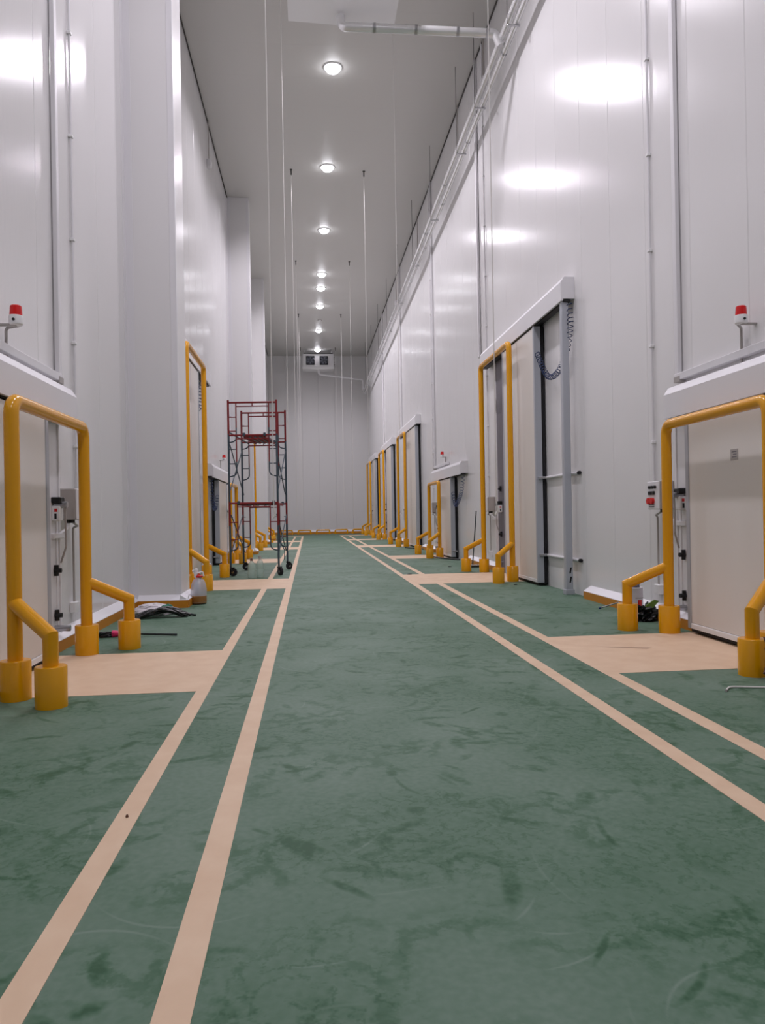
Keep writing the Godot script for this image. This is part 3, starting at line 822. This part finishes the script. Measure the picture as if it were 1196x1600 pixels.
func build_cords() -> void:
	var nm := ["nearest pair", "second pair", "third pair", "fourth pair", "fifth pair", "furthest pair"]
	var ds := [7.25, 14.0, 22.04, 29.97, 37.94, 45.6]
	for i in 6:
		for x in [-0.33, 1.75]:
			var d: float = ds[i]
			if i == 0: d = 7.42 if x < 0 else 7.04
			if i == 1: d = 13.4 if x < 0 else 14.5
			var at := Vector3(x, HC, -d)
			var t := thing("hanging_cord", "thin white cord hanging from the ceiling, %s one of the %s" % ["left" if x < 0 else "right", nm[i]], "cord", at, "white cords hanging in pairs")
			part("hook", MB.new().lathe(at, [[0.0, -0.02], [0.035, -0.018], [0.04, 0.0]], 14).tube([at, at + Vector3(0, -0.16, 0)], 0.018, 8), M.seam, t)
			var e: float = 1.25
			part("cord", MB.new().tube([at + Vector3(0, -0.15, 0), Vector3(x, e, -d)], 0.0046 + 0.00003 * d, 6), M.cord, t)
			part("end_loop", MB.new().tube(arc_path([Vector3(x, e, -d), Vector3(x + 0.012, e - 0.04, -d), Vector3(x - 0.012, e - 0.08, -d)], 0.012, 3), 0.009, 6), M.cord, t)

# ------------------------------------------------------------------ scaffold tower
func build_scaffold() -> void:
	var t := thing("scaffold_tower", "red and blue grey mobile scaffold tower on black castors, left of the lane", "scaffold", Vector3.ZERO)
	var hw := 0.48
	var hl := 0.79
	for e in [hl, -hl]:
		var tiers := [[0.19, 1.47, 0.50, [0.72, 1.07]], [1.47, 2.83, 1.98, [2.24, 2.53]], [2.83, 3.48, 2.66, [2.89, 3.17]]]
		for k in 3:
			var q: Array = tiers[k]
			var red := MB.new()
			var cut: float = [1.0, 2.95, 2.83][k]      # legs are red above, blue grey below
			var sides := []
			for s in [-1.0, 1.0]:
				var grey := MB.new()
				sides.append(grey)
				if cut < q[1]: red.tube([Vector3(s * hw, cut, e), Vector3(s * hw, q[1] + 0.03, e)], 0.0215, 10)
				if k < 2: grey.tube([Vector3(s * hw, q[0], e), Vector3(s * hw, minf(cut, q[1]), e)], 0.0215, 10)
				var xi: float = s * (hw - 0.155)
				var arch := arc_path([Vector3(xi, q[2] + 0.30, e), Vector3(xi, q[2] + 0.03, e), Vector3(s * hw, q[2], e)], 0.10, 5)
				grey.tube(arch, 0.013, 8)
				red.tube([Vector3(xi, q[1] - 0.02, e), Vector3(xi, q[2] + 0.30, e)], 0.013, 8)
				for y in q[3]:
					(red if k != 1 else grey).tube([Vector3(xi, y, e), Vector3(s * hw, y, e)], 0.011, 8)
				grey.tube([Vector3(s * hw, q[1] - 0.3, e), Vector3(s * (hw - 0.06), q[1] - 0.3, e)], 0.007, 6)
			red.tube([Vector3(-hw, q[1] - 0.02, e), Vector3(hw, q[1] - 0.02, e)], 0.019, 10)
			red.tube([Vector3(-hw + 0.155, q[1] - 0.095, e), Vector3(hw - 0.155, q[1] - 0.095, e)], 0.012, 8)
			red.tube([Vector3(0, q[1] - 0.02, e), Vector3(0, q[1] - 0.095, e)], 0.011, 8)
			var fr := part("end_frame", red, M.scaf_red, t)
			for g in sides: part("lower_tube", g, M.scaf_grey, fr)
	for s in [-1.0, 1.0]:
		for y in [[0.42, 1.22], [1.66, 2.62]]:
			part("cross_brace", MB.new().tube([Vector3(s * hw, y[0], hl), Vector3(s * hw, y[1], -hl)], 0.011, 8), M.scaf_grey, t)
			part("cross_brace", MB.new().tube([Vector3(s * (hw - 0.025), y[1], hl), Vector3(s * (hw - 0.025), y[0], -hl)], 0.011, 8), M.scaf_grey, t)
	for y in [2.79, 1.43]:
		var x0 := -0.17 if y > 2 else -0.30
		var x1 := 0.24 if y > 2 else 0.40
		var rails := MB.new()
		for x in [x0, x1]: rails.box(Vector3(x, y, 0), Vector3(0.035, 0.06, hl * 2 - 0.05), 0.004)
		var p := part("platform", rails, M.scaf_red, t)
		for k in 10:
			part("slat", MB.new().box(Vector3((x0 + x1) / 2, y + 0.01, -hl + 0.12 + k * (hl * 2 - 0.24) / 9.0), Vector3(x1 - x0 - 0.03, 0.03, 0.075), 0.004), M.scaf_red, p)
		for k in 3:
			part("stringer", MB.new().box(Vector3(lerpf(x0, x1, (k + 1) / 4.0), y - 0.012, 0), Vector3(0.025, 0.02, hl * 2 - 0.08), 0.002), M.scaf_grey, p)
		for e in [-1.0, 1.0]:
			for x in [x0, x1]: part("hook", MB.new().box(Vector3(x, y + 0.03, e * (hl - 0.01)), Vector3(0.05, 0.07, 0.09), 0.008), M.scaf_grey, p)
	part("diagonal_bar", MB.new().tube([Vector3(-hw + 0.03, 2.86, hl), Vector3(-hw + 0.14, 2.79, -hl)], 0.016, 8), M.scaf_grey, t)
	part("hanging_strap", MB.new().tube([Vector3(hw - 0.1, 0.78, -hl + 0.02), Vector3(hw - 0.13, 0.6, -hl + 0.05), Vector3(hw - 0.05, 0.42, -hl + 0.04), Vector3(hw - 0.06, 0.22, -hl + 0.06)], 0.01, 6), M.scaf_grey, t)
	for s in [-1.0, 1.0]:
		for e in [-1.0, 1.0]:
			var c := Vector3(s * hw, 0, e * hl)
			var turn: float = {-1.0: 0.2, 1.0: 0.9}[s] * e
			var dr := Vector3(cos(turn), 0, sin(turn)) * 0.05
			var ax := Vector3(-sin(turn), 0, cos(turn))
			var w := part("castor", MB.new().tube([c + dr + Vector3(0, 0.08, 0) - ax * 0.022, c + dr + Vector3(0, 0.08, 0) + ax * 0.022], 0.08, 22), M.rubber, t)
			part("fork", MB.new().box(c + dr * 0.5 + Vector3(0, 0.165, 0), Vector3(0.10, 0.02, 0.07), 0.004).tube([c + Vector3(0, 0.16, 0), c + Vector3(0, 0.26, 0)], 0.018, 8)
				.tube([c + dr + ax * 0.032 + Vector3(0, 0.08, 0), c + ax * 0.03 + Vector3(0, 0.17, 0)], 0.012, 6).tube([c + dr - ax * 0.032 + Vector3(0, 0.08, 0), c - ax * 0.03 + Vector3(0, 0.17, 0)], 0.012, 6), M.black, w)
			part("hub", MB.new().tube([c + dr + Vector3(0, 0.08, 0) - ax * 0.028, c + dr + Vector3(0, 0.08, 0) + ax * 0.028], 0.026, 12), M.steel, w)
	t.position = Vector3(-1.025, 0, -16.3)
	t.rotation.y = -0.08

# ------------------------------------------------------------------ small things left lying about
func bottle(at: Vector3, r: float, h: float, label: String, cap: Material) -> Node3D:
	var t := thing("plastic_bottle", label, "bottle", at)
	part("shell", MB.new().lathe(at, [[0.0, 0.004], [r * 0.85, 0.004], [r, 0.03], [r, h * 0.40], [r * 0.94, h * 0.43], [r, h * 0.46], [r * 0.99, h * 0.66], [r * 0.72, h * 0.82], [r * 0.3, h * 0.91], [r * 0.26, h]], 24), M.clear, t)
	part("cap", MB.new().lathe(at, [[r * 0.3, h - 0.03], [r * 0.3, h + 0.012], [0.0, h + 0.014]], 16), cap, t)
	part("handle", MB.new().tube(arc_path([at + Vector3(-r * 0.3, h - 0.035, 0), at + Vector3(-r * 0.35, h + 0.03, 0), at + Vector3(r * 0.35, h + 0.03, 0), at + Vector3(r * 0.3, h - 0.035, 0)], 0.02, 4), 0.006, 6), M.grey, t)
	return t

func build_clutter() -> void:
	bottle(Vector3(-1.11, 0, -14.92), 0.073, 0.36, "clear empty water bottle under the scaffold, left one", M.brown)
	bottle(Vector3(-0.955, 0, -15.02), 0.073, 0.39, "clear empty water bottle under the scaffold, right one with raised handle", M.grey)
	# big jug beside the column
	var j := Vector3(-1.525, 0, -10.76)
	var t := thing("plastic_jug", "cloudy plastic jug with brown liquid beside the nearest column", "jug", j)
	part("shell", MB.new().lathe(j, [[0.0, 0.01], [0.1, 0.01], [0.108, 0.03], [0.109, 0.20], [0.097, 0.27], [0.075, 0.325], [0.045, 0.35], [0.035, 0.37], [0.0, 0.37]], 28), M.hazy, t)
	part("liquid", MB.new().lathe(j, [[0.0, 0.012], [0.102, 0.012], [0.1085, 0.032], [0.1085, 0.115], [0.0, 0.115]], 28), M.liquid, t)
	part("foot", MB.new().lathe(j, [[0.0, 0.0], [0.102, 0.0], [0.104, 0.012], [0.0, 0.013]], 28), M.black, t)
	part("cap", MB.new().lathe(j + Vector3(0.01, 0, 0), [[0.0, 0.365], [0.05, 0.365], [0.052, 0.385], [0.03, 0.395], [0.0, 0.396]], 20), M.red, t)
	part("handle", MB.new().tube(arc_path([j + Vector3(-0.04, 0.36, 0.02), j + Vector3(-0.02, 0.42, 0.02), j + Vector3(0.06, 0.44, 0.02), j + Vector3(0.075, 0.38, 0.02)], 0.015, 4), 0.011, 8), M.white, t)
	var sp := Vector3(-1.575, 0, -10.93)
	var q := thing("spray_bottle", "white spray bottle with orange trigger behind the cloudy jug", "spray bottle", sp)
	part("body", MB.new().lathe(sp, [[0.0, 0.0], [0.045, 0.002], [0.048, 0.02], [0.048, 0.2], [0.035, 0.27], [0.016, 0.32], [0.016, 0.36], [0.0, 0.36]], 20), M.white, q)
	part("spray_head", MB.new().box(sp + Vector3(-0.005, 0.41, 0.0), Vector3(0.055, 0.13, 0.04), 0.012).tube([sp + Vector3(0.0, 0.455, 0), sp + Vector3(-0.055, 0.44, 0)], 0.013, 10), M.white, q)
	part("trigger", MB.new().tube(arc_path([sp + Vector3(0.03, 0.42, 0.02), sp + Vector3(0.035, 0.35, 0.025), sp + Vector3(-0.03, 0.30, 0.03)], 0.03, 4), 0.016, 8), M.orange, q)
	# white sack with black strapping on it
	var b := thing("white_sack", "crumpled white plastic sack with green print by the left kerb", "sack", Vector3(-1.95, 0, -9.5))
	part("sack_body", MB.new().blob(Vector3(-1.93, 0.05, -9.68), Vector3(0.26, 0.09, 0.16), 4, 0.22, 1.2, 36), M.white_bag, b)
	part("printed_patch", MB.new().blob(Vector3(-1.75, 0.09, -9.64), Vector3(0.07, 0.045, 0.06), 9, 0.2, 1.2, 20), M.green, b, "green printed patch")
	var k := thing("strap_bundle", "tangled bundle of black strapping before the white sack", "strapping", Vector3(-1.65, 0, -9.35))
	var rng := RandomNumberGenerator.new()
	rng.seed = 7
	for i in 16:
		var pts := []
		var y0 := 0.012 + rng.randf() * 0.05
		var ph := rng.randf() * TAU
		var ln := 0.25 + rng.randf() * 0.08
		for m in 15:
			var s := m / 14.0
			pts.append(Vector3(-1.78 + (s - 0.5) * 2 * ln + 0.02 * sin(ph + s * 9), 0.014 + (y0 + 0.07 * s) * sin(PI * s) + 0.004 * sin(ph * 3 + s * 20), -9.36 + 0.085 * sin(ph + s * 5.0) - 0.10 * s))
		part("strap", MB.new().tube(pts, 0.015, 6), M.bag, k)
	part("loose_end", MB.new().tube([Vector3(-1.55, 0.03, -9.46), Vector3(-1.46, 0.02, -9.5), Vector3(-1.38, 0.013, -9.44)], 0.013, 6), M.pole, k)
	# brush lying on the floor
	var h := thing("long_brush", "black brush with pink ferrule and long thin handle on the floor", "brush", Vector3(-1.7, 0, -7.95))
	part("bristles", MB.new().blob(Vector3(-2.06, 0.026, -7.97), Vector3(0.10, 0.034, 0.05), 3, 0.3, 2.0, 20), M.bag, h)
	part("ferrule", MB.new().lathe(Vector3.ZERO, [[0.0, 0.0], [0.034, 0.01], [0.03, 0.06], [0.012, 0.11], [0.0, 0.11]], 14, Vector3.ONE), M.pink, h)
	var fe: MeshInstance3D = h.get_node("ferrule")
	fe.position = Vector3(-2.0, 0.034, -7.97) - h.position
	fe.rotation.z = -PI / 2
	for i in fe.mesh.get_surface_count(): pass
	var am := MB.new().lathe(Vector3.ZERO, [[0.0, 0.0], [0.034, 0.01], [0.03, 0.06], [0.012, 0.11], [0.0, 0.11]], 14).mesh(M.pink)
	fe.mesh = am
	part("handle", MB.new().tube([Vector3(-1.90, 0.034, -7.97), Vector3(-1.345, 0.013, -7.92)], 0.011, 8), M.pole, h)
	# tin, black bag and rod by the right kerb
	var c := Vector3(3.585, 0, -8.2)
	var tin := thing("paint_tin", "white paint tin with red square on its label by the right kerb", "tin", c)
	part("can", MB.new().lathe(c, [[0.0, 0.0], [0.082, 0.0], [0.085, 0.006], [0.082, 0.012], [0.082, 0.32], [0.086, 0.328], [0.08, 0.336], [0.07, 0.33], [0.0, 0.33]], 28), M.white_bag, tin)
	var lb := MB.new()
	var rd := MB.new()
	for i in 14:
		var a0 := -0.4 + i * 0.16
		var a1 := a0 + 0.16
		for w in [[lb, 0.215, 0.225, M.grey], [rd, 0.085, 0.20, M.red]]:
			if w[0] == rd and (i < 2 or i > 5): continue
			var mb: MB = w[0]
			var p := []
			for e in [[a0, w[1]], [a1, w[1]], [a1, w[2]], [a0, w[2]]]: p.append(c + Vector3(sin(e[0]) * 0.0826, e[1], cos(e[0]) * 0.0826))
			mb.flat(p, Vector3(sin((a0 + a1) / 2), 0, cos((a0 + a1) / 2)))
	part("label_band", lb, M.grey, tin)
	part("red_square", rd, M.red, tin)
	part("rag", MB.new().blob(c + Vector3(0.0, 0.355, 0.0), Vector3(0.05, 0.04, 0.05), 21, 0.3, 1.5, 18), M.jamb, tin)
	var bag := thing("black_bag", "crumpled black plastic bag with green tip before the paint tin", "bag", Vector3(3.58, 0, -7.98))
	part("bag_body", MB.new().blob(Vector3(3.57, 0.06, -7.92), Vector3(0.14, 0.11, 0.11), 15, 0.5, 1.9, 36), M.bag, bag)
	part("green_tip", MB.new().prism([Vector2(0, 0), Vector2(0.10, 0.03), Vector2(0.17, 0.10), Vector2(0.12, 0.115), Vector2(0.03, 0.06)], Transform3D(Basis.IDENTITY, Vector3(3.55, 0.11, -7.92)), 0.02), M.leaf, bag, "green tip sticking out")
	var rod := thing("thin_rod", "thin pale rod leaning on the right kerb", "rod", Vector3(3.5, 0, -8.9))
	part("rod_body", MB.new().tube([Vector3(3.47, 0.008, -8.98), Vector3(3.62, 0.10, -8.75)], 0.008, 8), M.steel, rod)
	part("rod_grip", MB.new().tube([Vector3(3.47, 0.008, -8.98), Vector3(3.485, 0.018, -8.957)], 0.010, 8), M.blue, rod)
	# squeegee leaning beyond the tall guard
	var sq := thing("squeegee", "black handled floor squeegee leaning beside the tall right guard", "squeegee", Vector3(3.5, 0, -16.4))
	part("handle", MB.new().tube([Vector3(3.50, 0.05, -16.3), Vector3(3.70, 1.215, -16.75)], 0.014, 8), M.pole, sq)
	part("head", MB.new().box(Vector3(3.50, 0.04, -16.3), Vector3(0.46, 0.035, 0.05), 0.006), M.steel, sq)
	part("blade", MB.new().box(Vector3(3.50, 0.013, -16.3), Vector3(0.48, 0.026, 0.014), 0.002), M.rubber, sq)
	# loose white cord and brown bag at the right edge
	var cd := thing("loose_cord", "pale loose cord curling on the floor at the right picture edge", "cord", Vector3(2.9, 0, -4.8))
	part("cord_body", MB.new().tube(arc_path([Vector3(2.69, 0.008, -4.77), Vector3(2.76, 0.008, -4.86), Vector3(3.0, 0.008, -4.80), Vector3(3.3, 0.008, -4.62)], 0.06, 5), 0.0065, 8), M.cord, cd)
	part("cord_tip", MB.new().tube([Vector3(2.682, 0.008, -4.76), Vector3(2.69, 0.008, -4.77)], 0.008, 8), M.grey, cd)
	var br := thing("brown_bag", "brown wrapped bundle leaning on the right guard at the picture edge", "bundle", Vector3(3.12, 0, -4.98))
	part("wrap", MB.new().blob(Vector3(3.14, 0.16, -4.88), Vector3(0.10, 0.26, 0.10), 33, 0.4, 1.6, 30), M.brown, br)
	part("tied_top", MB.new().blob(Vector3(3.14, 0.36, -4.9), Vector3(0.04, 0.05, 0.04), 34, 0.4, 1.6, 16), M.white_bag, br)
	# black hoses under two doors
	for hs in [[19.0, 3.52, "black hose lying at the foot of the low right door"], [24.9, 3.5, "black hose lying at the foot of the tall right door beyond it"]]:
		var ho := thing("floor_hose", hs[2], "hose", Vector3(hs[1], 0, -hs[0]))
		var d: float = hs[0]
		part("hose_body", MB.new().tube(arc_path([Vector3(3.30, 0.02, -d - 1.2), Vector3(3.44, 0.02, -d - 0.4), Vector3(3.60, 0.02, -d), Vector3(3.70, 0.02, -d + 0.25)], 0.1, 4), 0.018, 8), M.bag, ho)
		part("hose_end", MB.new().tube([Vector3(3.285, 0.02, -d - 1.28), Vector3(3.30, 0.02, -d - 1.2)], 0.024, 8), M.black, ho)
	# crumbs of debris
	for f in [[-1.72, 5.43, "small dry leaf on the cream band at the left", 0.022], [1.94, 14.85, "dark scrap on the painted line in the middle", 0.05], [-0.745, 3.16, "tiny dark scrap on the left outer line", 0.006], [3.05, 16.6, "dark scrap on the floor before the tall right guard", 0.05], [3.32, 12.2, "small dark scrap by the tall right door", 0.03]]:
		var s := thing("debris_scrap", f[2], "scrap", Vector3(f[0], 0, -f[1]))
		part("scrap_body", MB.new().blob(Vector3(f[0], 0.006, -f[1]), Vector3(f[3], 0.008, f[3] * 0.7), int(f[1] * 10), 0.4, 2.0, 12), M.brown if f[3] < 0.03 else M.rubber, s)

func _ready() -> void:
	var cam := Camera3D.new()
	cam.name = "camera"
	cam.position = Vector3(0, 1.2, 0)
	cam.rotation = Vector3(0.0017, -0.0959, -0.0176)
	cam.fov = 67.37
	cam.near = 0.05
	cam.far = 200.0
	cam.current = true
	add_child(cam)
	var we := WorldEnvironment.new()
	we.name = "world"
	var env := Environment.new()
	env.background_mode = Environment.BG_COLOR
	env.background_color = Color(0.02, 0.02, 0.02)
	env.tonemap_mode = Environment.TONE_MAPPER_LINEAR
	env.tonemap_exposure = 0.84
	env.sdfgi_enabled = true
	env.ssao_enabled = true
	env.ssil_enabled = true
	we.environment = env
	add_child(we)
	make_materials()
	build_lights()
	build_shell()
	build_doors()
	build_pipes()
	cooler(-46.0, 1.0, "white twin fan cooler hung at the far wall")
	cooler(-13.55, -1.0, "white ceiling cooler nearest the camera, only its underside in view")
	build_guards()
	build_fittings()
	build_cords()
	build_scaffold()
	build_clutter()
